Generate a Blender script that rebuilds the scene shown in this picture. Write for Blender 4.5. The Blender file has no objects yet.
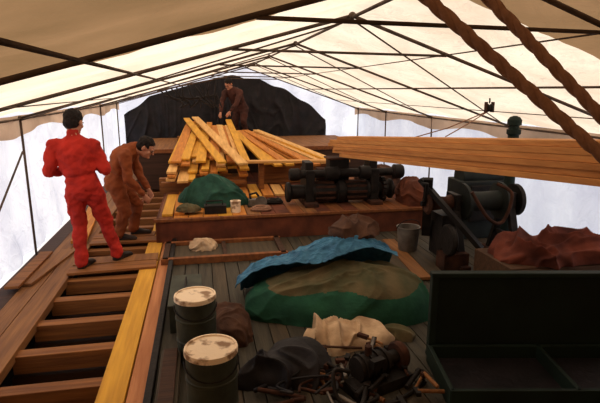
import bpy, math, random
from mathutils import Vector, Matrix, noise
random.seed(7)
V=Vector
S=bpy.context.scene
COL=S.collection

# ------------------------------------------------------------ materials
def base(name):
    m=bpy.data.materials.new(name); m.use_nodes=True
    nt=m.node_tree; nt.nodes.clear()
    o=nt.nodes.new('ShaderNodeOutputMaterial')
    return m,nt,o
def mat(name,c1,c2=None,scale=6,rough=.8,bump=.2,metal=0,stretch=(1,1,1),detail=6,contrast=(.3,.7),bscale=None,spec=.3):
    m,nt,o=base(name)
    p=nt.nodes.new('ShaderNodeBsdfPrincipled')
    p.inputs['Roughness'].default_value=rough; p.inputs['Metallic'].default_value=metal
    p.inputs['Specular IOR Level'].default_value=spec
    tc=nt.nodes.new('ShaderNodeTexCoord'); mp=nt.nodes.new('ShaderNodeMapping')
    mp.inputs['Scale'].default_value=stretch
    nt.links.new(tc.outputs['Object'],mp.inputs['Vector'])
    n=nt.nodes.new('ShaderNodeTexNoise'); n.inputs['Scale'].default_value=scale; n.inputs['Detail'].default_value=detail
    nt.links.new(mp.outputs[0],n.inputs['Vector'])
    r=nt.nodes.new('ShaderNodeValToRGB')
    r.color_ramp.elements[0].position=contrast[0]; r.color_ramp.elements[1].position=contrast[1]
    c2=c2 or tuple(x*.6 for x in c1)
    r.color_ramp.elements[0].color=(*c2,1); r.color_ramp.elements[1].color=(*c1,1)
    nt.links.new(n.outputs['Fac'],r.inputs[0]); nt.links.new(r.outputs[0],p.inputs['Base Color'])
    if bump:
        b=nt.nodes.new('ShaderNodeBump'); b.inputs['Strength'].default_value=bump; b.inputs['Distance'].default_value=.02
        n2=nt.nodes.new('ShaderNodeTexNoise'); n2.inputs['Scale'].default_value=bscale or scale*3; n2.inputs['Detail'].default_value=4
        nt.links.new(mp.outputs[0],n2.inputs['Vector'])
        nt.links.new(n2.outputs['Fac'],b.inputs['Height']); nt.links.new(b.outputs[0],p.inputs['Normal'])
    nt.links.new(p.outputs[0],o.inputs[0])
    return m
def wood(name,c1,c2,axis='y',rough=.7):
    st={'y':(14,.9,14),'x':(.9,14,14),'z':(14,14,.9)}[axis]
    return mat(name,c1,c2,scale=1.6,rough=rough,bump=.25,stretch=st,contrast=(.25,.75))
def tarpmat(name,c1,c2,trans=.6,scale=1.5,bump=.5):
    m,nt,o=base(name)
    tc=nt.nodes.new('ShaderNodeTexCoord')
    n=nt.nodes.new('ShaderNodeTexNoise'); n.inputs['Scale'].default_value=scale; n.inputs['Detail'].default_value=5
    nt.links.new(tc.outputs['Object'],n.inputs['Vector'])
    r=nt.nodes.new('ShaderNodeValToRGB')
    r.color_ramp.elements[0].position=.3; r.color_ramp.elements[1].position=.65
    r.color_ramp.elements[0].color=(*c2,1); r.color_ramp.elements[1].color=(*c1,1)
    nt.links.new(n.outputs['Fac'],r.inputs[0])
    w=nt.nodes.new('ShaderNodeTexNoise'); w.inputs['Scale'].default_value=5; w.inputs['Detail'].default_value=5; w.inputs['Distortion'].default_value=1.0
    nt.links.new(tc.outputs['Object'],w.inputs['Vector'])
    b=nt.nodes.new('ShaderNodeBump'); b.inputs['Strength'].default_value=bump; b.inputs['Distance'].default_value=.05
    nt.links.new(w.outputs['Fac'],b.inputs['Height'])
    d=nt.nodes.new('ShaderNodeBsdfDiffuse'); t=nt.nodes.new('ShaderNodeBsdfTranslucent')
    mx=nt.nodes.new('ShaderNodeMixShader'); mx.inputs[0].default_value=trans
    for s in (d,t):
        nt.links.new(r.outputs[0],s.inputs['Color']); nt.links.new(b.outputs[0],s.inputs['Normal'])
    nt.links.new(d.outputs[0],mx.inputs[1]); nt.links.new(t.outputs[0],mx.inputs[2]); nt.links.new(mx.outputs[0],o.inputs[0])
    return m

M={}
M['roof']=tarpmat('roof_sheet',(.95,.86,.74),(.78,.67,.55),.68,bump=.9)
M['wallsheet']=tarpmat('wall_sheet',(.84,.89,1.0),(.68,.72,.86),.68,bump=.8)
M['browntarp']=tarpmat('brown_canvas',(.42,.27,.15),(.29,.19,.10),.5)
M['valance']=tarpmat('valance_canvas',(.64,.47,.34),(.46,.33,.23),.5)
M['pipe']=mat('frame_pipe',(.12,.075,.05),(.05,.033,.024),scale=8,rough=.7,metal=.2,bump=.1)
M['deck']=wood('deck_planks',(.085,.072,.050),(.032,.027,.020))
M['deckb']=wood('deck_planks_b',(.105,.075,.045),(.045,.034,.022))
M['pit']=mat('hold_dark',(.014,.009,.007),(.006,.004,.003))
M['joist']=wood('joist_wood',(.34,.14,.04),(.15,.055,.018),'x')
M['side']=wood('side_plank',(.33,.15,.05),(.15,.062,.025))
M['yellow']=wood('new_pine',(.78,.42,.05),(.50,.24,.03))
M['orange']=wood('orange_pine',(.66,.27,.045),(.38,.13,.025))
M['pale']=wood('pale_pine',(.84,.52,.20),(.56,.30,.09))
M['palex']=wood('pale_pine_x',(.76,.43,.15),(.50,.23,.07),'x')
M['timber']=wood('stack_timber',(.60,.28,.085),(.42,.17,.048))
M['timber2']=wood('stack_timber_b',(.54,.24,.07),(.36,.14,.038))
M['pink']=wood('primed_strip',(.62,.28,.12),(.38,.14,.055))
M['redpaint']=mat('red_primer',(.21,.060,.026),(.08,.025,.014),scale=4,rough=.85)
M['hatchtop']=wood('hatch_top_wood',(.30,.105,.030),(.13,.045,.017))
M['darkwood']=wood('dark_wood',(.08,.035,.018),(.035,.016,.009),'x')
M['iron']=mat('black_iron',(.026,.019,.016),(.009,.007,.006),scale=12,rough=.6,metal=.3)
M['rust']=mat('rusty_iron',(.10,.038,.020),(.03,.014,.010),scale=10,rough=.85,metal=.2)
M['greenpaint']=mat('green_paint',(.010,.024,.017),(.005,.010,.008),scale=3,rough=.65,bump=.05)
M['machine']=mat('machine_paint',(.022,.028,.024),(.010,.011,.010),scale=6,rough=.65,bump=.1)
M['greendk']=mat('chest_green',(.009,.019,.014),(.005,.009,.007),scale=3,rough=.65,bump=.05)
M['black']=mat('black_sheet',(.020,.015,.018),(.007,.006,.007),scale=5,rough=.6,bump=.5,spec=.3)
M['blue']=mat('blue_tarp',(.06,.21,.35),(.018,.09,.18),scale=9,rough=.6,bump=.7)
M['green']=mat('green_canvas',(.025,.115,.065),(.010,.050,.032),scale=5,rough=.9,bump=.4)
M['teal']=mat('teal_canvas',(.030,.105,.072),(.010,.038,.028),scale=7,rough=.85,bump=.4)
M['tan']=mat('tan_canvas',(.17,.125,.066),(.055,.065,.032),scale=4,rough=.95,bump=.5)
M['brown']=mat('brown_cloth',(.12,.058,.035),(.05,.024,.016),scale=7,rough=.95,bump=.4)
M['redcloth']=mat('red_brown_cloth',(.20,.052,.03),(.06,.018,.014),scale=4,rough=.95,bump=.5)
M['rag']=mat('white_rag',(.68,.50,.33),(.38,.25,.15),scale=7,rough=.95,bump=.5)
M['lid']=mat('white_lid',(.86,.70,.52),(.30,.18,.10),scale=9,rough=.6,contrast=(.38,.48))
M['drum']=mat('drum_body',(.060,.066,.044),(.024,.026,.020),scale=6,rough=.6)
M['tin']=mat('grey_tin',(.26,.23,.20),(.12,.10,.085),scale=8,rough=.5,metal=.4)
M['rope']=mat('hemp_rope',(.36,.20,.13),(.24,.125,.08),scale=40,rough=.95,bump=.2)
M['red']=mat('red_coverall',(.55,.034,.020),(.32,.018,.012),scale=5,rough=.9,bump=.3)
M['rust_cov']=mat('orange_coverall',(.30,.078,.022),(.16,.042,.014),scale=5,rough=.9,bump=.3)
M['skin']=mat('skin',(.50,.25,.16),(.42,.19,.12),scale=6,rough=.6,bump=.05)
M['hair']=mat('dark_hair',(.018,.010,.007),(.008,.005,.004),scale=40,rough=.8,bump=.6)
M['boot']=mat('work_boot',(.035,.02,.014),(.015,.01,.008),scale=10,rough=.6)
M['eye']=mat('eye_dark',(.02,.015,.012),rough=.3,bump=0)
M['lip']=mat('lip',(.30,.09,.07),rough=.6,bump=0)
M['crate']=wood('crate_wood',(.12,.06,.03),(.055,.028,.015),'x')
M['workwear']=mat('dark_workwear',(.10,.035,.024),(.035,.015,.012),scale=5,rough=.9)

# ------------------------------------------------------------ mesh builder
class B:
    def __init__(s): s.v=[];s.f=[];s.m=[];s.mats=[]
    def mi(s,k):
        if k not in s.mats: s.mats.append(k)
        return s.mats.index(k)
    def add(s,vs,fs,k):
        o=len(s.v); s.v+= [V(x) for x in vs]; i=s.mi(k)
        for f in fs: s.f.append(tuple(o+a for a in f)); s.m.append(i)
    def hexa(s,c,k):
        s.add(c,[(3,2,1,0),(4,5,6,7),(0,1,5,4),(1,2,6,5),(2,3,7,6),(3,0,4,7)],k)
    def box(s,c,size,k,rz=0,rot=None):
        R=rot or Matrix.Rotation(rz,3,'Z'); c=V(c); h=[x/2 for x in size]
        P=[c+R@V((a*h[0],b*h[1],d*h[2])) for d in(-1,1) for a,b in((-1,-1),(1,-1),(1,1),(-1,1))]
        s.hexa(P,k)
    def beam(s,p,q,w,t,k,roll=0):
        p=V(p);q=V(q);a=(q-p).normalized(); sd=a.cross(V((0,0,1)))
        if sd.length<1e-4: sd=V((1,0,0))
        sd.normalize(); up=sd.cross(a)
        if roll:
            R=Matrix.Rotation(roll,3,a); sd=R@sd; up=R@up
        P=[]
        for d in(-1,1):
            for e,o in((-1,p),(1,p),(1,q),(-1,q)):
                P.append(o+sd*e*w/2+up*d*t/2)
        s.hexa(P,k)
    def loft(s,st,k,n=16):
        vs=[];fs=[]
        for c,sd,nm,rx,ry in st:
            for i in range(n):
                a=2*math.pi*i/n; vs.append(c+sd*rx*math.cos(a)+nm*ry*math.sin(a))
        for j in range(len(st)-1):
            for i in range(n):
                i2=(i+1)%n; fs.append((j*n+i,j*n+i2,(j+1)*n+i2,(j+1)*n+i))
        fs.append(tuple(reversed(range(n)))); o=(len(st)-1)*n; fs.append(tuple(o+i for i in range(n)))
        s.add(vs,fs,k)
    def frame(s,a):
        ref=V((0,0,1)) if abs(a.z)<.9 else V((1,0,0))
        sd=a.cross(ref).normalized(); return sd, a.cross(sd)
    def cyl(s,p,q,r1,k,r2=None,n=20):
        p=V(p);q=V(q);r2=r1 if r2 is None else r2; a=(q-p).normalized(); sd,nm=s.frame(a)
        s.loft([(p,sd,nm,r1,r1),(q,sd,nm,r2,r2)],k,n)
    def rev(s,p,q,prof,k,n=24):
        p=V(p);q=V(q); a=(q-p).normalized(); sd,nm=s.frame(a)
        s.loft([(p.lerp(q,t),sd,nm,r,r) for t,r in prof],k,n)
    def cap(s,p,q,r1,r2,k,n=14,flat=1.0,side=None):
        p=V(p);q=V(q); a=(q-p).normalized()
        if side is None: sd,nm=s.frame(a)
        else:
            sd=V(side); sd=(sd-a*sd.dot(a)).normalized(); nm=a.cross(sd)
        st=[]
        for t in (80,55,28,0):
            w=math.radians(t); st.append((p-a*r1*math.sin(w),sd,nm,r1*math.cos(w),r1*math.cos(w)*flat))
        for t in (0,28,55,80):
            w=math.radians(t); st.append((q+a*r2*math.sin(w),sd,nm,r2*math.cos(w),r2*math.cos(w)*flat))
        s.loft(st,k,n)
    def tube(s,pts,r,k,n=8):
        pts=[V(p) for p in pts]; st=[]; sd=None
        for i,p in enumerate(pts):
            a=(pts[min(i+1,len(pts)-1)]-pts[max(i-1,0)]).normalized()
            if sd is None: sd,nm=s.frame(a)
            else: sd=(sd-a*sd.dot(a)).normalized(); nm=a.cross(sd)
            st.append((p,sd.copy(),nm.copy(),r,r))
        s.loft(st,k,n)
    def smooth_tube(s,pts,r,k,n=8,m=8):
        P=[V(p) for p in pts]; out=[]
        P=[P[0]]+P+[P[-1]]
        for i in range(1,len(P)-2):
            for j in range(m):
                t=j/m; a,b_,c,d=P[i-1],P[i],P[i+1],P[i+2]
                out.append(.5*((2*b_)+(c-a)*t+(2*a-5*b_+4*c-d)*t*t+(-a+3*b_-3*c+d)*t**3))
        out.append(P[-2]); s.tube(out,r,k,n)
    def ell(s,c,r,k,R=None,n=20,m=12):
        c=V(c);vs=[];fs=[];R=R or Matrix.Identity(3)
        for j in range(m+1):
            ph=math.pi*(j+.02)/(m+.04)-math.pi/2
            for i in range(n):
                a=2*math.pi*i/n; vs.append(c+R@V((r[0]*math.cos(ph)*math.cos(a),r[1]*math.cos(ph)*math.sin(a),r[2]*math.sin(ph))))
        for j in range(m):
            for i in range(n):
                i2=(i+1)%n; fs.append((j*n+i,j*n+i2,(j+1)*n+i2,(j+1)*n+i))
        fs.append(tuple(reversed(range(n)))); fs.append(tuple(m*n+i for i in range(n)))
        s.add(vs,fs,k)
    def grid(s,fn,nu,nv,k):
        vs=[fn(i/nu,j/nv) for j in range(nv+1) for i in range(nu+1)]
        fs=[];w=nu+1
        for j in range(nv):
            for i in range(nu): fs.append((j*w+i,j*w+i+1,(j+1)*w+i+1,(j+1)*w+i))
        o=len(s.v); s.v+=[V(x) for x in vs]
        for idx,f in enumerate(fs):
            kk=k(vs[f[0]],vs[f[2]]) if callable(k) else k
            s.f.append(tuple(o+a for a in f)); s.m.append(s.mi(kk))
    def rope(s,p,q,r,k,sag=0,pitch=.16):
        p=V(p);q=V(q);L=(q-p).length; n=int(L/pitch*14)
        a=(q-p).normalized(); sd,nm=s.frame(a)
        for ph in range(3):
            pts=[]
            for i in range(n+1):
                t=i/n; w=2*math.pi*(t*L/pitch+ph/3)
                pts.append(p.lerp(q,t)+V((0,0,-sag*4*t*(1-t)))+(sd*math.cos(w)+nm*math.sin(w))*r*.42)
            s.tube(pts,r*.60,k,8)
    def obj(s,name,smooth=False,bevel=0,parent=None,remesh=0,subs=0,disp=0,origin=None,angle=None,dscale=.13):
        lo=V((min(v.x for v in s.v),min(v.y for v in s.v),min(v.z for v in s.v)))
        hi=V((max(v.x for v in s.v),max(v.y for v in s.v),max(v.z for v in s.v)))
        o=V(((lo.x+hi.x)/2,(lo.y+hi.y)/2,lo.z)) if origin is None else V(origin)
        me=bpy.data.meshes.new(name); me.from_pydata([v-o for v in s.v],[],s.f)
        for k in s.mats: me.materials.append(M[k])
        for p,i in zip(me.polygons,s.m): p.material_index=i; p.use_smooth=bool(smooth)
        me.update()
        ob=bpy.data.objects.new(name,me); COL.objects.link(ob); ob.location=o
        if bevel:
            md=ob.modifiers.new('bev','BEVEL'); md.width=bevel; md.segments=2; md.limit_method='ANGLE'
        if remesh:
            md=ob.modifiers.new('rm','REMESH'); md.mode='VOXEL'; md.voxel_size=remesh; md.use_smooth_shade=True
            sm=ob.modifiers.new('sm','SMOOTH'); sm.iterations=5; sm.factor=.5
        if disp:
            tx=bpy.data.textures.new(name+'_folds','CLOUDS'); tx.noise_scale=dscale; tx.noise_depth=2
            d=ob.modifiers.new('dp','DISPLACE'); d.texture=tx; d.strength=disp; d.mid_level=.5
        if angle and smooth:
            try: me.set_sharp_from_angle(angle=angle)
            except Exception: pass
        if parent:
            ob.parent=parent; ob.location=o-parent.location
        return ob
def empty(name,loc):
    e=bpy.data.objects.new(name,None); e.location=V(loc); e.empty_display_size=.2; COL.objects.link(e); return e

def fold(p,f,seed=0):
    q=V(p)*f+V((seed*3.1,seed*1.7,seed*.9))
    n=noise.noise(q); n2=noise.noise(q*2.3+V((5,1,2)))
    return (1-abs(n)*2.2)*.7+(1-abs(n2)*2.2)*.3
def crease(p,f,seed=0):
    q=V(p)*f+V((seed*3.1,seed*1.7,seed*.9))
    w=V((noise.noise(q*.6),noise.noise(q*.6+V((7,3,1))),noise.noise(q*.6+V((2,9,4)))))
    q=q+w*1.2
    a=1-min(1,abs(noise.noise(q))*3.2); c=1-min(1,abs(noise.noise(q*1.9+V((3,8,1))))*3.2)
    return a*a*.7+c*c*.3

def lump(b,c,r,k,rz=0,p=3.0,amp=.03,f=4,seed=1,nu=90,nv=34,taper=0,zf=None,fn_=fold,st=(1,1,1)):
    c=V(c);R=Matrix.Rotation(rz,3,'Z')
    def sg(x,e): return math.copysign(abs(x)**e,x)
    e=2/p
    def fn(u,v):
        a=2*math.pi*u; ph=(v)*math.pi/2
        x=sg(math.cos(a),e)*max(math.cos(ph),0)**e; y=sg(math.sin(a),e)*max(math.cos(ph),0)**e; z=math.sin(ph)**e
        q=V((x*r[0],y*r[1]*(1-taper*max(0,-x)),z*r[2]*(1-taper*.5*max(0,-x))))
        if zf: q.z*=zf(x,y)
        nrm=V((x/r[0],y/r[1],z/r[2])).normalized() if (abs(x)+abs(y)+abs(z))>0 else V((0,0,1))
        w=q+c; w=V((w.x*st[0],w.y*st[1],w.z*st[2]))
        q=q+nrm*amp*fn_(w,f,seed)
        q.z=max(q.z,0)
        return c+R@q
    b.grid(fn,nu,nv,k)

def superz(x,y,r,p):
    t=1-(abs(x/r[0])**p+abs(y/r[1])**p)
    return r[2]*max(t,0)**(1/p)
def coil(b,c,R,r,k,turns=3,ph=0,tilt=0,sq=.8):
    pts=[]
    n=turns*28
    for i in range(n+1):
        a=2*math.pi*i/28+ph; rr=R*(1-.06*(i/28))+.012*math.sin(a*2.3+i*.05)
        pts.append((c[0]+rr*math.cos(a),c[1]+rr*sq*math.sin(a),c[2]+r+.6*r*(i/28)+tilt*math.cos(a)*.5+abs(tilt)*.5))
    b.tube(pts,r,k,8)

# ------------------------------------------------------------ tent
XL,XR,XM=-2.08,4.28,1.2
ZL,ZR,ZM=1.68,1.50,2.57
Y0,Y1=-3.0,13.9
FY=[-1.5,.4,2.25,4.0,6.44,8.9,11.35,13.5]
def roofz(x):
    return ZM-(XM-x)*(ZM-ZL)/(XM-XL) if x<XM else ZM-(x-XM)*(ZM-ZR)/(XR-XM)
def bay(y):
    for a,b_ in zip([Y0]+FY,FY+[Y1]):
        if a<=y<=b_: return math.sin(math.pi*(y-a)/(b_-a))
    return 0
b=B()
def roof(u,v):
    x=(XL-.05)+(XR-XL+.1)*u; y=Y0+(Y1-Y0)*v
    return (x,y,roofz(x)+.07-.045*bay(y)+.018*fold((x,y,0),1.6,2)+.010*crease((x,y*.5,0),2.2,4))
b.grid(roof,120,300,lambda p,q:'browntarp' if p[1]<2.8 else 'roof')
b.obj('ceiling',smooth=True,origin=(0,0,0))
for nm,xw,zt,sd in(('wall_left',XL,ZL,-1),('wall_right',XR,ZR,1)):
    b=B()
    def wf(u,v):
        y=Y0+(Y1-Y0)*u; z=-.02+(zt+.05)*v
        return (xw+sd*(.10+.035*math.sin(y*7+1.5*math.sin(z*2))*(1-v*.5)+.05*crease((0,y,z*.4),1.6,3)),y,z)
    b.grid(wf,360,24,lambda p,q:'browntarp' if p[1]<2.8 else 'wallsheet')
    def vf(u,v):
        y=2.9+(Y1-3.0)*u; z=zt+.03-(.20+.05*math.sin(y*2.3))*v
        return (xw+sd*(.005+.015*math.sin(y*9)),y,z)
    b.grid(vf,260,4,'valance')
    b.obj(nm,smooth=True,origin=(0,0,0))
b=B()
b.grid(lambda u,v:(lambda x:(x,Y1+.03*math.sin(x*9),-.02+(roofz(x)+.06)*v))(XL-.05+(XR-XL+.1)*u),80,10,'wallsheet')
b.obj('wall_back',smooth=True,origin=(0,0,0))
b=B()
b.grid(lambda u,v:(lambda x:(x,Y0+.03*math.sin(x*9),-.02+(roofz(x)+.06)*v))(XL-.05+(XR-XL+.1)*u),80,10,'browntarp')
b.obj('wall_front',smooth=True,origin=(0,0,0))
b=B()
def bt(u,v):
    x=-1.95+5.35*u; top=min(roofz(x)-.05, 2.36-.13*abs(x-.65)**2.15+.03*math.sin(x*9))
    top=max(top,.6)
    z=.02+(top-.02)*v
    sp=(x-.65)*(1+.35*(1-v))
    return (x,13.74-.09*(.5+.5*math.sin(sp*7))*(.4+.6*(1-v))-.08*crease((x,0,z*.35),1.8,5),z)
b.grid(bt,260,50,'black'); b.obj('black_tarpaulin',smooth=True)

E=empty('tent_frame',(XM,5,0))
b=B()
for y in FY:
    r=.014
    b.cyl((XL,y,0),(XL,y,ZL),r,'pipe'); b.cyl((XR,y,0),(XR,y,ZR),r,'pipe')
    b.cyl((XL,y,ZL),(XM,y,ZM),r,'pipe'); b.cyl((XM,y,ZM),(XR,y,ZR),r,'pipe')
    xa,xb=.25,2.02
    b.cyl((xa,y,roofz(xa)-.01),(xb,y,roofz(xb)-.01),.010,'pipe')
    b.ell((XM,y,ZM),(.03,.04,.03),'pipe'); b.ell((XL,y,ZL),(.026,.026,.026),'pipe'); b.ell((XR,y,ZR),(.026,.026,.026),'pipe')
b.obj('rafters',smooth=True,parent=E)
b=B()
for x in(XL,XM,XR,-.45,2.75,-1.3,3.55,2.0):
    r=.013 if x in(XL,XM,XR) else (.009 if x in(-.45,2.75) else .005)
    b.cyl((x,Y0+.1,roofz(x)-.012),(x,13.5,roofz(x)-.012),r,'pipe')
for y0,y1 in((4.0,6.44),(6.44,8.9),(8.9,11.35),(11.35,13.5)):
    b.cyl((XM,y0,ZM-.03),(XR,y1,ZR-.03),.007,'pipe'); b.cyl((XM,y0,ZM-.03),(XL,y1,ZL-.03),.007,'pipe')
b.cyl((XL+.03,4.05,.02),(XL+.03,6.3,1.3),.011,'pipe')
b.obj('purlins',smooth=True,parent=E)

# ------------------------------------------------------------ floor (ship deck)
b=B()
x=-.40
while x<XR+.1:
    b.box((x+.075,(Y0+13.9)/2,-.03),(.143,13.9-Y0,.06),random.choice(['deck','deck','deckb'])); x+=.15
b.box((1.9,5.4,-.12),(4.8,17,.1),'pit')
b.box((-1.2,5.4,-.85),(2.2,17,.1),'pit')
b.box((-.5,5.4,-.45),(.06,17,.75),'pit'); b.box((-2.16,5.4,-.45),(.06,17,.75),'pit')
b.box((-.415,5.4,-.0),(.05,16.8,.14),'iron')
b.box((-.505,5.4,-.03),(.115,16.8,.08),'pink')
b.box((-.665,5.4,-.025),(.185,16.8,.09),'yellow')
b.box((-1.60,5.4,-.03),(.21,16.8,.08),'side')
b.box((-1.815,5.4,-.04),(.19,16.8,.08),'side')
b.box((-2.02,5.4,-.05),(.2,16.8,.08),'darkwood')
y=2.35
while y<13:
    b.box((-1.12,y,-.10),(.80,.12,.15),'joist'); b.box((-1.12,y,-.42),(.86,.07,.4),'darkwood'); y+=.53
b.box((-1.12,5.4,-.40),(.06,16,.12),'darkwood')
b.obj('floor',bevel=.004,origin=(0,0,0))

b=B()
b.beam((-1.52,5.66,.032),(-.58,5.72,.032),.24,.03,'joist'); b.beam((-1.52,5.94,.032),(-.58,5.98,.032),.24,.03,'side')
b.beam((-1.5,6.75,.032),(-.46,6.75,.032),.22,.03,'joist'); b.beam((-1.5,7.0,.032),(-.70,7.0,.032),.22,.03,'joist')
b.obj('scaffold_boards',bevel=.004)
b=B()
b.beam((-1.90,5.35,.022),(-1.70,6.5,.022),.19,.03,'side'); b.beam((-1.95,5.2,.052),(-1.93,6.35,.052),.14,.03,'joist'); b.beam((-1.85,8.9,.05),(-1.65,6.75,.05),.2,.04,'orange')
b.obj('loose_boards',bevel=.004)

# ------------------------------------------------------------ hatch + forecastle
b=B()
b.box((1.33,6.63,.16),(3.95,.06,.32),'redpaint'); b.box((1.33,6.60,.32),(4.0,.05,.04),'hatchtop'); b.box((1.33,10.2,.16),(3.95,.06,.32),'redpaint')
b.box((-.62,8.4,.16),(.06,3.6,.32),'redpaint'); b.box((3.28,8.4,.16),(.06,3.6,.32),'redpaint')
x=-.62
while x<3.2:
    b.box((x+.10,8.42,.325),(.19,3.55,.03),random.choice(['hatchtop','redpaint','side','redpaint']) if x>.4 else random.choice(['orange','hatchtop','yellow'])); x+=.197
b.obj('cargo_hatch',bevel=.005)
b=B()
b.box((1.15,10.5,.39),(4.9,.06,.78),'darkwood'); b.box((1.15,11.95,.76),(4.9,2.9,.06),'side')
b.box((-1.28,11.95,.37),(.06,2.9,.74),'darkwood'); b.box((3.58,11.95,.37),(.06,2.9,.74),'darkwood')
b.box((1.15,10.46,.79),(5.0,.08,.08),'hatchtop')
b.obj('forecastle_deck',bevel=.005)
b=B()
for yy in(5.75,6.40): b.box((.22,yy,.04),(1.5,.07,.08),'hatchtop')
for xx in(-.50+.02,.92): b.box((xx,6.08,.04),(.07,.72,.08),'darkwood')
b.box((.22,6.08,.02),(1.36,.6,.03),'deckb'); b.box((.22,6.08,.05),(.05,.6,.03),'darkwood')
b.obj('deck_hatch_cover',bevel=.004)

# planks pile : long boards laid fore-and-aft
b=B()
random.seed(12)
ks=['yellow','orange','pale','yellow','orange','yellow']
for lay in range(5):
    n_=8-lay//2
    for i in range(n_):
        t=(i+.5+random.uniform(-.15,.15))/n_
        xn=-.62+1.38*t+random.uniform(-.05,.05); xf=-.34+1.05*t+random.uniform(-.07,.07)
        yn=7.9+random.uniform(0,.8)+lay*.1; yf=12.3+random.uniform(-.7,.35)
        s0=(yn-7.95)/4.35; s1=(yf-7.95)/4.35
        b.beam((xn,yn,.60+lay*.048+.46*s0),(xf,yf,.60+lay*.048+.46*s1),random.uniform(.12,.17),.038,random.choice(ks),roll=random.uniform(-.05,.05))
b.beam((.62,7.85,.86),(-.14,12.4,1.36),.16,.035,'pale'); b.beam((.30,8.0,.87),(-.34,12.3,1.34),.14,.035,'yellow')
b.box((0,8.5,.45),(1.45,.14,.24),'joist'); b.box((.15,11.8,.88),(1.4,.14,.18),'joist')
b.box((0,8.2,.52),(1.35,.12,.06),'joist')
b.obj('plank_pile',bevel=.004)
b=B()
for i,(xn,xf,yn,yf,z) in enumerate([(2.35,1.35,8.45,11.6,0),(2.15,1.2,8.7,11.9,.0),(1.95,1.05,8.45,11.8,0),(1.72,.95,8.8,11.9,0),(1.50,.85,8.55,11.8,0),(1.28,.78,8.5,11.6,0),(2.25,1.25,8.9,11.8,.045),(1.8,1.0,8.6,11.8,.045),(1.4,.85,8.7,11.7,.045),(1.1,.75,8.5,11.6,.045)]):
    b.beam((xn,yn,.72+z),(xf,yf,1.03+z),.15,.04,ks[(i*2)%5])
b.box((1.8,8.95,.54),(1.6,.12,.39),'joist'); b.box((1.1,11.3,.89),(1.2,.12,.18),'joist')
b.beam((.70,8.10,.86),(2.45,8.2,.82),.16,.04,'palex')
b.beam((.95,8.2,.58),(.95,8.35,.58),.08,.48,'joist')
b.beam((2.3,8.2,.58),(2.3,8.35,.58),.08,.44,'joist')
b.obj('timber_planks',bevel=.004)
b=B()
for i in range(5):
    b.beam((.62+i*.19,7.6+.05*i,.36),(.62+i*.2,8.75-.05*i,.36),.165,.035,['orange','yellow','orange','pale','orange'][i])
b.obj('hatch_boards',bevel=.004)
b=B()
for i in range(2): b.beam((-.50+i*.16,6.72+.06*i,.36),(-.50+i*.13,8.05,.36),.14,.035,['yellow','orange'][i])
b.obj('pine_boards',bevel=.004)

b=B(); lump(b,(.12,7.42,.34),(.50,.33,.44),'teal',p=2.1,amp=.07,f=2.6,seed=9,rz=-.1,taper=.5,zf=lambda x,y:1-.35*max(0,x)-.25*abs(y),fn_=crease,nu=160,nv=60); 
b.obj('canvas_bundle',smooth=True)
b=B(); lump(b,(-.22,6.85,.38),(.15,.10,.09),'tan',p=2.3,amp=.03,f=7,seed=4,fn_=crease); b.obj('cloth_heap',smooth=True)

# ------------------------------------------------------------ windlass
E=empty('windlass',(2.0,7.2,.34))
b=B(); y=7.2
for x in(1.52,2.5):
    b.box((x,y,.60),(.13,.46,.52),'iron'); b.box((x,y,.90),(.12,.28,.14),'iron'); b.box((x,y,.37),(.2,.7,.06),'rust')
b.box((2.0,y+.08,.67),(.30,.26,.66),'iron'); b.box((2.0,y+.08,1.0),(.36,.3,.03),'rust'); b.box((1.75,y+.1,.6),(.14,.16,.5),'rust')
b.obj('bitts',bevel=.012,parent=E)
b=B()
b.rev((1.18,y-.08,.53),(2.82,y-.08,.53),[(0,.13),(.01,.15),(.03,.15),(.05,.11),(.18,.10),(.22,.13),(.23,.175),(.25,.175),(.26,.14),(.46,.13),(.47,.18),(.53,.18),(.54,.13),(.73,.14),(.74,.175),(.76,.175),(.77,.13),(.82,.10),(.95,.11),(.97,.15),(.99,.15),(1,.13)],'iron')
for k in range(10):
    a=k*math.pi/5
    for x0,x1 in((1.6,1.9),(2.08,2.4)):
        c=V((0,math.cos(a)*.14,math.sin(a)*.14))
        b.beam(V((x0,y-.08,.53))+c,V((x1,y-.08,.53))+c,.03,.03,'rust')
b.obj('barrel',smooth=True,parent=E,angle=.6)
b=B()
b.rev((1.22,y-.14,.80),(2.96,y-.14,.80),[(0,.08),(.02,.09),(.08,.09),(.1,.06),(.3,.06),(.31,.10),(.42,.10),(.43,.065),(.6,.065),(.61,.10),(.7,.10),(.71,.06),(.9,.06),(.92,.11),(.98,.11),(1,.09)],'iron')
for k in range(18):
    a=k*math.pi/9; c=V((0,math.cos(a)*.17,math.sin(a)*.17)); b.box(V((2.66,y-.08,.53))+c,(.05,.04,.04),'iron',rot=Matrix.Rotation(a,3,'X'))
b.cyl((2.635,y-.08,.53),(2.685,y-.08,.53),.16,'rust',n=32)
b.obj('drive_shaft',smooth=True,parent=E,angle=.6)
b=B(); lump(b,(3.06,6.95,.34),(.17,.28,.36),'redpaint',p=2.8,amp=.05,f=3,seed=64,fn_=crease,nu=120,nv=50); b.obj('red_sailcloth_bundle',smooth=True)
b=B(); lump(b,(2.85,7.85,.34),(.38,.26,.42),'brown',p=2.3,amp=.07,f=3,seed=61,fn_=crease,nu=120,nv=50); b.obj('brown_canvas_heap',smooth=True)

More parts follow.
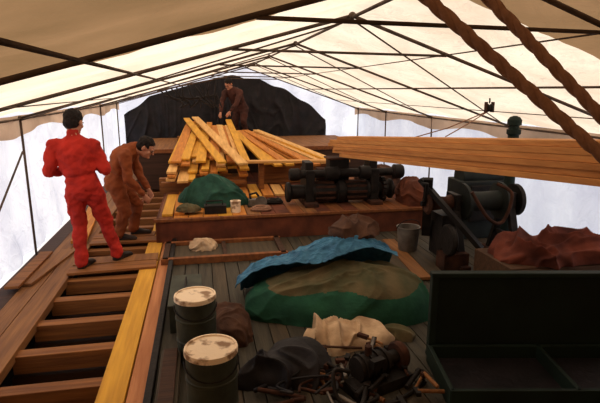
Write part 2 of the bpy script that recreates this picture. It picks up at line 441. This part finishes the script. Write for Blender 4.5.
# ------------------------------------------------------------ timber stack
P=V((2.02,7.4,1.02)); Q=V((2.80,1.75,1.47)); D=Q-P
b=B()
sd=D.cross(V((0,0,1))).normalized()
offs=[(0,.03,.30,'timber'),(1,.0,.29,'timber'),(2,.02,.30,'timber2'),(3,.0,.29,'timber'),(4,.01,.28,'timber'),(5,-.01,.27,'timber')]
for i,so,w,k in offs:
    z=V((0,0,.028+i*.0485)); s0=[.09,.03,.045,.0,.012,.05][i]
    b.beam(P+D*s0+sd*so+z,Q+sd*so+z,w,.047,k)
b.beam(P+D*.12+sd*-.17+V((0,0,.0)),Q+sd*-.17+V((0,0,.0)),.05,.05,'timber2')
b.obj('timber_stack',bevel=.003)
b=B()
c=Q+V((0,0,-.01))-D*.03
for s_ in(-1,1):
    if s_==1: b.beam(c+V((-.35,0,-.10)),c+V((.35,0,-.10)),.09,.14,'crate')
    for t in(-.28,.28): b.beam((c.x+t,c.y+s_*.05,c.z-.16),(c.x+t*1.2,c.y+s_*.32,0),.09,.05,'crate')
    b.beam((c.x-.3,c.y+s_*.2,.6),(c.x+.3,c.y+s_*.2,.6),.03,.09,'crate')
b.obj('trestle',bevel=.004)

E=empty('pulley_block',(3.06,5,1.85))
b=B(); 
b.rev((3.03,5,1.81),(3.09,5,1.81),[(0,.04),(.2,.045),(.5,.03),(.8,.045),(1,.04)],'iron'); b.box((3.02,5,1.82),(.012,.05,.11),'rust'); b.box((3.10,5,1.82),(.012,.05,.11),'rust')
b.obj('sheave',parent=E)
b=B(); b.tube([(3.06,5,1.86),(3.06,5,1.90),(3.055,5.0,1.915)],.008,'iron'); b.tube([(3.06,5,1.78),(2.75,5.3,1.58),(2.44,5.5,1.46)],.006,'rope'); b.tube([(3.06,5,1.78),(2.78,5.0,1.62),(2.52,4.9,1.52)],.006,'rope')
b.obj('sling_rope',smooth=True,parent=E)

b=B(); b.rope((.43,1.24,2.32),(2.93,.27,.02),.0165,'rope'); b.obj('mooring_rope',smooth=True)
b=B(); b.rope((.65,1.31,2.34),(2.75,.34,.02),.0165,'rope'); b.obj('mooring_rope.001',smooth=True)
b=B()
random.seed(4)
for i in range(11):
    a=random.uniform(-.3,.3)
    b.smooth_tube([( -.85+.12*i,11.3,2.0+.02*i),(-.6+.09*i+a*.4,11.35,1.85),(-.45+.08*i-a*.4,11.4,1.72+.02*i),(-.35+.08*i+a*.6,11.45,1.62)],.016,'iron')
b.cyl((-.9,11.3,1.985),(.6,11.3,2.28),.016,'pipe')
b.obj('hanging_ropes',smooth=True)

# ------------------------------------------------------------ winch (right)
E=empty('deck_winch',(3.15,5.25,0))
b=B()
for x in(2.85,3.55):
    for s_ in(-1,1): b.beam((x,5.25+s_*.30,.02),(x,5.25+s_*.05,.72),.09,.06,'iron',roll=0)
    b.box((x,5.25,.74),(.07,.24,.18),'iron'); b.box((x,5.25,.03),(.12,.8,.06),'rust'); b.box((x,5.25,.3),(.05,.4,.06),'iron')
b.obj('side_frames',bevel=.008,parent=E)
b=B()
b.rev((2.95,5.25,.72),(3.46,5.25,.72),[(0,.22),(.07,.22),(.08,.12),(.5,.11),(.92,.12),(.93,.22),(1,.22)],'machine',n=32)
b.rev((2.5,5.25,.72),(2.86,5.25,.72),[(0,.10),(.08,.13),(.15,.09),(.7,.07),(.9,.1),(1,.1)],'rust')
b.cyl((2.45,5.25,.72),(3.75,5.25,.72),.03,'iron')
b.rev((3.62,5.25,.72),(3.67,5.25,.72),[(0,.19),(1,.19)],'iron',n=36)
b.obj('drum',smooth=True,parent=E,angle=.6)
b=B(); b.tube([(2.5,5.25,.72),(2.47,5.2,.78),(2.44,5.1,.98),(2.36,5.08,.99)],.018,'iron')
b.rev((2.63,4.95,.36),(2.70,4.95,.36),[(0,.16),(.3,.18),(.7,.18),(1,.16)],'iron',n=28); b.beam((2.66,4.95,.36),(2.9,5.2,.5),.06,.05,'iron')
b.box((2.75,5.0,.1),(.3,.2,.2),'rust'); b.box((2.75,5.25,.35),(.2,.3,.5),'iron')
b.beam((2.45,5.3,1.0),(2.95,4.75,.3),.09,.05,'iron'); b.beam((2.6,5.4,.3),(2.5,5.2,1.02),.10,.06,'iron')
b.smooth_tube([(2.9,4.95,.9),(3.1,4.9,.6),(3.3,4.93,.55),(3.4,4.95,.85),(3.3,5.1,.95)],.02,'rust')
b.obj('crank',parent=E)
b=B()
b.rev((3.80,5.62,0),(3.80,5.62,1.69),[(0,.12),(.02,.12),(.03,.07),(.86,.065),(.87,.085),(.90,.085),(.905,.06),(.93,.06),(.935,.085),(.97,.085),(.99,.06),(1,.02)],'greenpaint'); b.obj('ventilator',smooth=True,angle=.6)
b=B()
b.box((3.75,6.25,.40),(.7,.45,.80),'machine'); b.cyl((3.45,6.25,.84),(4.05,6.25,.84),.15,'machine',n=28); b.box((3.75,6.01,.5),(.5,.03,.5),'iron'); b.cyl((3.6,5.98,.6),(3.6,5.95,.6),.05,'tin'); b.cyl((3.85,5.98,.6),(3.85,5.95,.6),.05,'tin')
b.obj('compressor',bevel=.02)

# ------------------------------------------------------------ big canvas-covered bundle
BC=V((1.16,4.22,0)); BR=(.84,.42,.42); RZ=-.19
b=B(); 
def kf(p,q):
    z=min(p.z,q.z)
    return 'tan' if z>.265+.03*math.sin(p.x*7)+.12*max(0,.7-p.x) else 'green'
def bz(x,y): return 1-.30*abs(y)**1.3+.03*x-.12*max(0,-x)
lump(b,BC,BR,kf,rz=RZ,p=3.2,amp=.055,f=2.2,seed=3,nu=240,nv=90,taper=.3,zf=bz,fn_=crease,st=(.8,1.4,1)); b.obj('canvas_bundle.001',smooth=True)
b=B(); Rm=Matrix.Rotation(RZ,3,'Z')
def blue(u,v):
    x=-.92+1.50*u; y=-.06+.60*v+.06*math.sin(u*9)*(1-v)+.12*(1-v)*(u-.5)
    r2=(BR[0]+.12,BR[1]+.13,BR[2]+.04)
    z=superz(x,y,r2,3.2)*(1-.12*max(0,-x/BR[0]))*(1-.20*abs(y/BR[1])**1.3)
    z+=.19*math.exp(-((x-.12)**2/.16+(y-.20)**2/.05))
    z+=.05*crease((x*1.2+y,y*2.4-x*.8,0),2.0,6)*min(1,.35+v*3)+.015*crease((x,y*2,0),6,8)+.04
    z=max(z,.03)
    return BC+Rm@V((x,y,z))
b.grid(blue,220,110,'blue'); ob=b.obj('blue_tarpaulin',smooth=True)
md=ob.modifiers.new('sol','SOLIDIFY'); md.thickness=.006
b=B(); lump(b,(1.38,4.47,.64),(.22,.15,.15),'brown',p=2.2,amp=.07,f=4,seed=11,rz=-.2,nu=140,nv=60,fn_=crease)
b.obj('brown_cloth',smooth=True)

# ------------------------------------------------------------ drums
def drum(name,x,y,h,r,body='drum',lid='lid'):
    b=B()
    b.rev((x,y,0),(x,y,h-.02),[(0,r*.95),(.02,r),(.32,r),(.33,r*1.03),(.36,r*1.03),(.37,r),(.66,r),(.67,r*1.03),(.70,r*1.03),(.71,r),(1,r)],body,n=36)
    b.rev((x,y,h-.035),(x,y,h),[(0,r*1.05),(.6,r*1.05),(.95,r*1.03),(.96,r*.95),(.7,r*.93),(.75,r*.3),(.75,r*.02)],lid,n=36)
    b.tube([V((x+math.cos(a)*r*1.06,y-r*1.05*math.sin(a)*.95,h-.08-.07*math.sin(a))) for a in [math.pi*i/12 for i in range(13)]],.005,'iron',6)
    return b.obj(name,smooth=True,angle=.6)
drum('paint_drum',-.10,3.57,.52,.148)
drum('paint_drum.001',.0,2.72,.54,.150)
b=B(); r=.14;x,y=2.47,5.62
b.rev((x,y,0.05),(x,y,.35),[(0,.11),(.03,.115),(.95,.14),(.97,.148),(1,.148),(.995,.135),(.2,.11),(.2,.01)],'tin',n=30)
b.tube([V((x+math.cos(a)*.15,y-.0-.06*math.sin(a),.33+.12*math.sin(a))) for a in [math.pi*i/14 for i in range(15)]],.005,'iron',6); b.obj('steel_bucket',smooth=True,angle=.6)
b=B(); lump(b,(.17,3.9,0),(.14,.24,.22),'brown',p=3.2,amp=.04,f=4,seed=71,rz=.1,fn_=crease,nu=120,nv=50)
b.obj('brown_sack',smooth=True)
b=B()
b.box((-.20,4.35,.11),(.26,.7,.22),'drum'); b.box((-.20,4.35,.235),(.28,.72,.03),'drum'); b.tube([(-.2,4.2,.25),(-.2,4.2,.30),(-.2,4.5,.30),(-.2,4.5,.25)],.01,'iron'); b.box((-.20,3.99,.18),(.06,.02,.06),'tin')
b.obj('metal_toolbox',bevel=.008)
b=B()
b.box((-.29,3.15,.05),(.14,.8,.1),'deckb'); b.box((-.29,3.15,.12),(.10,.7,.03),'darkwood'); b.obj('wooden_block',bevel=.006)

# ------------------------------------------------------------ chest with raised lid
E=empty('green_chest',(2.25,2.95,0)); rz=-.19
C=V((2.30,3.02,0)); R=Matrix.Rotation(rz,3,'Z')
def L(x,y,z): return C+R@V((x,y,z))
b=B()
b.box(L(0,.08,.36),(1.42,.05,.66),'greendk',rz=rz); 
for xx in(-.69,.69): b.box(L(xx,.05,.36),(.05,.06,.68),'greenpaint',rz=rz)
b.box(L(0,.05,.685),(1.44,.07,.035),'greenpaint',rz=rz); b.box(L(0,.05,.05),(1.44,.07,.04),'greenpaint',rz=rz)
b.obj('lid',bevel=.006,parent=E)
b=B()
b.box(L(0,-.27,.02),(1.44,.6,.04),'black',rz=rz)
b.box(L(0,-.56,.07),(1.44,.03,.14),'greenpaint',rz=rz); b.box(L(0,.01,.07),(1.44,.03,.14),'greenpaint',rz=rz)
for xx in(-.71,.71,.1): b.box(L(xx,-.27,.07),(.03,.6,.14),'greenpaint',rz=rz)
b.obj('tray',bevel=.004,parent=E)

# rags and foreground jumble
b=B(); lump(b,(1.08,3.60,0),(.32,.17,.13),'rag',p=2.0,amp=.13,f=2.6,seed=21,rz=-.15,nu=200,nv=80,zf=lambda x,y:1-.3*x,fn_=crease); b.obj('white_rag',smooth=True)
b=B()
random.seed(21)
for j in range(7):
    cx=.35+random.uniform(0,.55); cy=2.75+random.uniform(0,.45); a0=random.uniform(0,6.28); pts=[]
    for i in range(6):
        a=a0+i*random.uniform(.7,1.2); rr=random.uniform(.08,.24)
        pts.append((cx+rr*math.cos(a),cy+rr*.8*math.sin(a),.02+.012*j+random.uniform(0,.03)))
    b.smooth_tube(pts,random.choice([.009,.012,.016]),random.choice(['iron','black','rust']))
b.obj('electric_cables',smooth=True)
b=B()
lump(b,(.50,3.20,0),(.26,.20,.17),'black',p=2.2,amp=.12,f=3,seed=31,fn_=crease,nu=160,nv=60); b.obj('black_sack',smooth=True)
b=B()
def LL(x,y,z,c=(1.10,2.98,0),r=.35): return V(c)+Matrix.Rotation(r,3,'Z')@V((x,y,z))
r0=.35
b.box(LL(0,0,.04),(.46,.30,.08),'iron',rz=r0); b.cyl(LL(-.15,0,.15),LL(.1,0,.15),.085,'iron',n=24); b.cyl(LL(.1,0,.15),LL(.22,0,.15),.05,'iron'); b.rev(LL(.2,0,.15),LL(.26,0,.15),[(0,.09),(.3,.1),(.7,.1),(1,.09)],'rust')
for xx in(-.12,-.06,0,.06): b.rev(LL(xx,0,.15),LL(xx+.015,0,.15),[(0,.1),(1,.1)],'iron')
b.cyl(LL(-.05,0,.22),LL(-.05,0,.30),.025,'rust'); b.box(LL(-.05,-.1,.22),(.1,.05,.06),'iron',rz=r0)
b.smooth_tube([LL(-.2,.0,.15),LL(-.32,.02,.18),LL(-.36,-.1,.05),LL(-.25,-.22,.02),LL(0,-.26,.02),LL(.3,-.2,.02)],.014,'iron')
b.obj('electric_pump',smooth=True,angle=.6)
b=B()
for i in range(34):
    a=random.uniform(0,3.1); cx=random.uniform(.70,1.42); cy=random.uniform(2.6,3.36); l_=random.uniform(.10,.3)
    z=.02+.003*i
    b.cyl((cx-l_*math.cos(a)*.5,cy-l_*math.sin(a)*.5,z),(cx+l_*math.cos(a)*.5,cy+l_*math.sin(a)*.5,z+random.uniform(-.01,.03)),random.choice([.01,.014,.018]),random.choice(['iron','rust','darkwood','iron','tin','side']),n=10)
    b.box((cx+l_*math.cos(a)*.5,cy+l_*math.sin(a)*.5,z+.01),(random.uniform(.04,.1),.035,.03),random.choice(['iron','rust']),rz=a+1.57*(i%2))
b.obj('hand_tools',bevel=.003)
b=B(); lump(b,(1.52,3.60,0),(.13,.10,.06),'tan',p=2.2,amp=.05,f=5,seed=35,fn_=crease); b.obj('canvas_scrap',smooth=True)
b=B()
b.box((3.45,4.35,.17),(1.25,.65,.34),'crate')
for z in(.06,.17,.28): b.box((3.45,4.01,z),(1.27,.02,.09),'crate')
b.obj('wooden_crate',bevel=.006)
b=B(); lump(b,(3.47,4.3,.34),(.58,.30,.17),'redcloth',p=2.1,amp=.16,f=2.1,seed=41,nu=240,nv=90,fn_=crease,st=(.7,1.6,1)); b.obj('red_cloth_heap',smooth=True)
b=B()
for i in range(4): b.beam((1.92+i*.175,4.75-.03*i,.03),(2.05+i*.175,6.1,.03),.165,.035,['tin','deckb','side','deckb'][i])
b.obj('deck_boards',bevel=.004)
b=B(); coil(b,(.78,6.85,.34),.13,.016,'rope',4); b.obj('rope_coil',smooth=True)
b=B(); coil(b,(1.02,7.25,.34),.12,.018,'iron',4,1); b.obj('rope_coil.001',smooth=True)
b=B(); b.rev((.42,6.83,.34),(.42,6.83,.50),[(0,.07),(.9,.07),(.92,.075),(1,.075),(.98,.06),(.98,.01)],'lid',n=24); b.obj('paint_tin',smooth=True,angle=.6)
b=B(); b.box((.74,7.12,.40),(.22,.12,.1),'tin'); b.cyl((.80,7.05,.41),(.80,7.07,.41),.09,'tin',n=28); b.box((.76,7.12,.348),(.30,.14,.012),'iron'); b.tube([(.66,7.12,.45),(.64,7.12,.52),(.74,7.12,.54),(.80,7.12,.45)],.018,'iron'); b.obj('circular_saw',bevel=.006)
b=B(); b.box((.14,6.82,.40),(.3,.16,.11),'iron'); b.tube([(.02,6.82,.45),(.02,6.82,.51),(.24,6.82,.51),(.24,6.82,.45)],.01,'iron'); b.obj('tool_bag',bevel=.015)
b=B(); lump(b,(-.05,6.2,.035),(.15,.12,.11),'rag',p=2.1,amp=.05,f=5,seed=51,fn_=crease); b.obj('cleaning_cloth',smooth=True)

# ------------------------------------------------------------ people
def hand(name,wrist,d,n,parent,side,voxel=.0045,curl=.9):
    b=B(); w=V(wrist); d=V(d).normalized(); n=V(n); n=(n-d*n.dot(d)).normalized(); s=d.cross(n)*side
    b.cap(w-d*.02,w+d*.02,.028,.03,'skin',side=s,flat=.8)
    b.cap(w+d*.03,w+d*.085,.036,.040,'skin',side=s,flat=.38)
    for off,ln in((.030,.072),(.011,.082),(-.010,.076),(-.029,.060)):
        p=w+d*.095+s*off; a=curl*.35
        d1=(d*math.cos(a)+n*math.sin(a)); q=p+d1*ln*.45
        a+=curl*.6; d2=(d*math.cos(a)+n*math.sin(a)); r=q+d2*ln*.32
        a+=curl*.5; d3=(d*math.cos(a)+n*math.sin(a)); t=r+d3*ln*.25
        b.cap(p-d*.02,q,.0098,.009,'skin',10); b.cap(q,r,.009,.0083,'skin',10); b.cap(r,t,.0083,.007,'skin',10)
    p=w+d*.035+s*.028; q=p+(d*.6+s*.7+n*.3).normalized()*.04; r=q+(d*.85+s*.25+n*.45).normalized()*.032
    b.cap(p,q,.0135,.0115,'skin',10); b.cap(q,r,.0115,.009,'skin',10)
    return b.obj(name,smooth=True,parent=parent,remesh=voxel)

def person(name,J,face,cloth,boots='boot',vox=.012,bulk=1.0,hairk='hair',hs=1.08):
    J={k:V(v) for k,v in J.items()}
    E=empty(name,(J['pelvis'].x,J['pelvis'].y,0))
    b=B(); k=cloth
    sh=(J['shR']-J['shL']).normalized(); hp=(J['hipR']-J['hipL']).normalized()
    pel,ch,nk=J['pelvis'],J['chest'],J['neck']
    def ring(c,ax,sd,rx,ry):
        ax=ax.normalized(); sd=(sd-ax*sd.dot(ax)).normalized(); return (c,sd,ax.cross(sd),rx*bulk,ry*bulk)
    a1=(ch-pel); a2=(nk-ch)
    st=[ring(pel-a1.normalized()*.14,a1,hp,.08,.08),ring(pel-a1.normalized()*.08,a1,hp,.165,.13),ring(pel,a1,hp,.180,.14),
        ring(pel.lerp(ch,.30),a1,hp.lerp(sh,.35),.160,.122),ring(pel.lerp(ch,.37),a1,hp.lerp(sh,.35),.146,.108),ring(pel.lerp(ch,.45),a1,hp.lerp(sh,.5),.170,.132),ring(pel.lerp(ch,.7),a1,hp.lerp(sh,.65),.18,.13),ring(ch,a1.lerp(a2,.5),sh,.19,.13),
        ring(ch.lerp(nk,.45),a2,sh,.185,.115),ring(ch.lerp(nk,.75),a2,sh,.14,.09),ring(nk,a2,sh,.072,.068)]
    b.loft(st,k,24)
    b.cap(nk-a2.normalized()*.03,nk+a2.normalized()*.02,.078,.07,k)
    for s_ in 'LR':
        S_,El,W=J['sh'+s_],J['el'+s_],J['wr'+s_]
        b.cap(ch.lerp(nk,.5),S_,.075,.072*bulk,k)
        b.cap(S_,El,.070*bulk,.056*bulk,k); b.cap(El,W,.058*bulk,.040*bulk,k); b.cap(El.lerp(W,.9),W,.046,.044,k)
        H,Kn,A=J['hip'+s_],J['kn'+s_],J['an'+s_]
        b.cap(H,Kn,.104*bulk,.078*bulk,k); b.cap(Kn,A,.076*bulk,.062*bulk,k); b.cap(Kn.lerp(A,.85),A,.070*bulk,.066*bulk,k)
        b.cap(H+V((0,0,.02)),pel,.1*bulk,.1*bulk,k)
    b.obj('coverall',smooth=True,parent=E,remesh=vox,disp=.05,dscale=.09)
    for s_ in 'LR':
        A,T=J['an'+s_],J['toe'+s_]; g=B()
        d=(T-A); d.z=0; d.normalize(); sd=V((-d.y,d.x,0))
        z0=J['ground'].z
        heel=V((A.x,A.y,z0))-d*.05
        st=[]
        for t,w,h in((0,.02,.03),(.01,.036,.07),(.06,.04,.10),(.12,.040,.085),(.18,.047,.06),(.24,.044,.05),(.275,.03,.035),(.285,.01,.02)):
            c=heel+d*t; c.z=z0+h/2+.001; st.append((c,sd,V((0,0,1)),w,h/2))
        g.loft(st,boots,16)
        g.cap(V((A.x,A.y,z0+.06)),V((A.x,A.y,A.z+.03)),.046,.05,boots)
        g.box((heel+d*.14).to_tuple()[:2]+(z0+.009,),(.27,.082,.018),boots,rz=math.atan2(d.y,d.x))
        g.obj('boot_'+s_.lower(),smooth=True,parent=E,remesh=.008)
    hc=J['head']; f=V(face).normalized(); up=(V(J['up']) if 'up' in J else V((0,0,1)))
    r_=f.cross(up).normalized(); up=r_.cross(f).normalized()
    R=Matrix((r_,f,up)).transposed()
    def H(x,y,z): return hc+R@V((x*hs,y*hs,z*hs))
    def rr(*a): return tuple(x*hs for x in a)
    g=B()
    g.ell(H(0,-.012,.03),rr(.076,.096,.092),'skin',R); g.ell(H(0,.022,-.045),rr(.056,.066,.072),'skin',R)
    g.cap(H(0,.088,.008),H(0,.108,-.022),.009,.014,'skin'); g.ell(H(0,.075,-.085),(.026,.024,.022),'skin',R)
    g.cap(H(-.03,.078,.02),H(.03,.078,.02),.014,.014,'skin')
    for s_ in(-1,1): g.ell(H(s_*.082,-.01,-.008),(.014,.022,.033),'skin',R); g.ell(H(s_*.04,.06,-.025),(.025,.022,.022),'skin',R)
    g.cap(H(0,-.02,-.06),J['neck'],.058,.062,'skin')
    g.obj('head',smooth=True,parent=E,remesh=.006)
    g=B()
    g.ell(H(0,-.026,.046),rr(.086,.104,.092),hairk,R); g.ell(H(0,-.055,-.005),rr(.078,.070,.08),hairk,R)
    g.obj('hair',smooth=True,parent=E,remesh=.007,disp=.022,dscale=.035)
    g=B()
    for s_ in(-1,1): g.ell(H(s_*.029,.086,.0),(.011,.009,.008),'eye',R); g.ell(H(s_*.031,.092,.019),(.018,.006,.005),'hair',R)
    g.obj('eyes',smooth=True,parent=E)
    g=B(); g.ell(H(0,.085,-.052),(.022,.008,.007),'lip',R); g.obj('mouth',smooth=True,parent=E)
    for s_,t in(('L',1),('R',-1)):
        W=J['wr'+s_]; d=J.get('hd'+s_) or (W-J['el'+s_]); n=J.get('hn'+s_) or V((0,0,-1))
        hand('hand_'+s_.lower(),W+d.normalized()*.03,d,n,E,t)
    return E
G=.047
person('worker_in_red_coverall',dict(ground=(0,0,G),pelvis=(-1.31,5.80,.95),chest=(-1.36,5.79,1.33),neck=(-1.37,5.80,1.52),head=(-1.355,5.85,1.655),
  shL=(-1.57,5.78,1.42),shR=(-1.17,5.78,1.42),elL=(-1.64,5.76,1.13),elR=(-1.06,5.80,1.12),wrL=(-1.50,6.01,1.11),wrR=(-1.20,6.05,1.14),
  hipL=(-1.41,5.80,.89),hipR=(-1.21,5.81,.89),knL=(-1.40,5.84,.50),knR=(-1.14,5.95,.50),anL=(-1.38,5.70,.13),anR=(-1.04,5.92,.13),
  toeL=(-1.31,5.9,0),toeR=(-.91,6.1,0),up=(0,.1,1),hnL=(.6,0,-.8),hnR=(-.6,0,-.8)),(.35,.9,-.3),'red',bulk=1.06)
person('worker_in_orange_coverall',dict(ground=(0,0,G),pelvis=(-1.14,6.88,.82),chest=(-1.04,6.86,1.15),neck=(-.87,6.84,1.26),head=(-.72,6.80,1.26),
  shL=(-.95,7.04,1.21),shR=(-.97,6.66,1.19),elL=(-.88,7.06,.92),elR=(-.95,6.60,.90),wrL=(-.76,6.95,.71),wrR=(-.80,6.68,.68),
  hipL=(-1.12,6.98,.78),hipR=(-1.12,6.78,.77),knL=(-.92,7.02,.46),knR=(-1.04,6.75,.43),anL=(-.98,7.02,.13),anR=(-1.14,6.76,.13),
  toeL=(-.7,7.02,0),toeR=(-.9,6.74,0),up=(.35,0,1),hnL=(-.3,-.8,-.2),hnR=(-.3,.8,-.2)),(.85,-.2,-.6),'rust_cov',bulk=1.10)
G=.792
dx,dy,dz=.0,.45,.0
def sh_(t): return (t[0]+dx,t[1]+dy,t[2]+dz)
JJ=dict(pelvis=(1.02,12.75,1.55),chest=(.86,12.6,1.90),neck=(.76,12.5,2.04),head=(.70,12.42,2.14),
  shL=(.98,12.42,1.95),shR=(.62,12.62,1.95),elL=(.88,12.25,1.68),elR=(.52,12.45,1.68),wrL=(.72,12.15,1.50),wrR=(.48,12.25,1.48),
  hipL=(1.10,12.68,1.52),hipR=(.94,12.82,1.52),knL=(1.06,12.5,1.22),knR=(.86,12.7,1.2),anL=(1.14,12.6,.90),anR=(.92,12.80,.90),
  toeL=(1.0,12.35,0),toeR=(.8,12.6,0))
JJ={k:sh_(v) for k,v in JJ.items()}
JJ.update(ground=(0,0,G),up=(-.2,-.2,1),hnL=(-.5,.2,-.8),hnR=(.5,.2,-.8))
person('worker_in_dark_clothes',JJ,(-.5,-.6,-.5),'workwear',bulk=1.12,vox=.016)

# ------------------------------------------------------------ light
w=bpy.data.worlds.new('sky'); S.world=w; w.use_nodes=True; nt=w.node_tree; nt.nodes.clear()
o=nt.nodes.new('ShaderNodeOutputWorld'); bg=nt.nodes.new('ShaderNodeBackground'); bg.inputs[0].default_value=(1,.95,.92,1); bg.inputs[1].default_value=1.2
nt.links.new(bg.outputs[0],o.inputs[0])
l=bpy.data.lights.new('sun','SUN'); l.energy=2.9; l.angle=math.radians(20); l.color=(1,.86,.68)
so=bpy.data.objects.new('sun',l); COL.objects.link(so); so.rotation_euler=(math.radians(-18),math.radians(-28),0); so.location=(0,0,8)

# ------------------------------------------------------------ camera
cd=bpy.data.cameras.new('camera'); cam=bpy.data.objects.new('camera',cd); COL.objects.link(cam)
cd.lens=30; cd.sensor_width=36; cd.clip_start=.05
cam.location=(0,0,2.0)
cam.rotation_euler=(math.radians(90-12.57),0,math.radians(-11.05))
S.camera=cam
S.view_settings.view_transform='Standard'
S.view_settings.exposure=.02
S.view_settings.gamma=.93
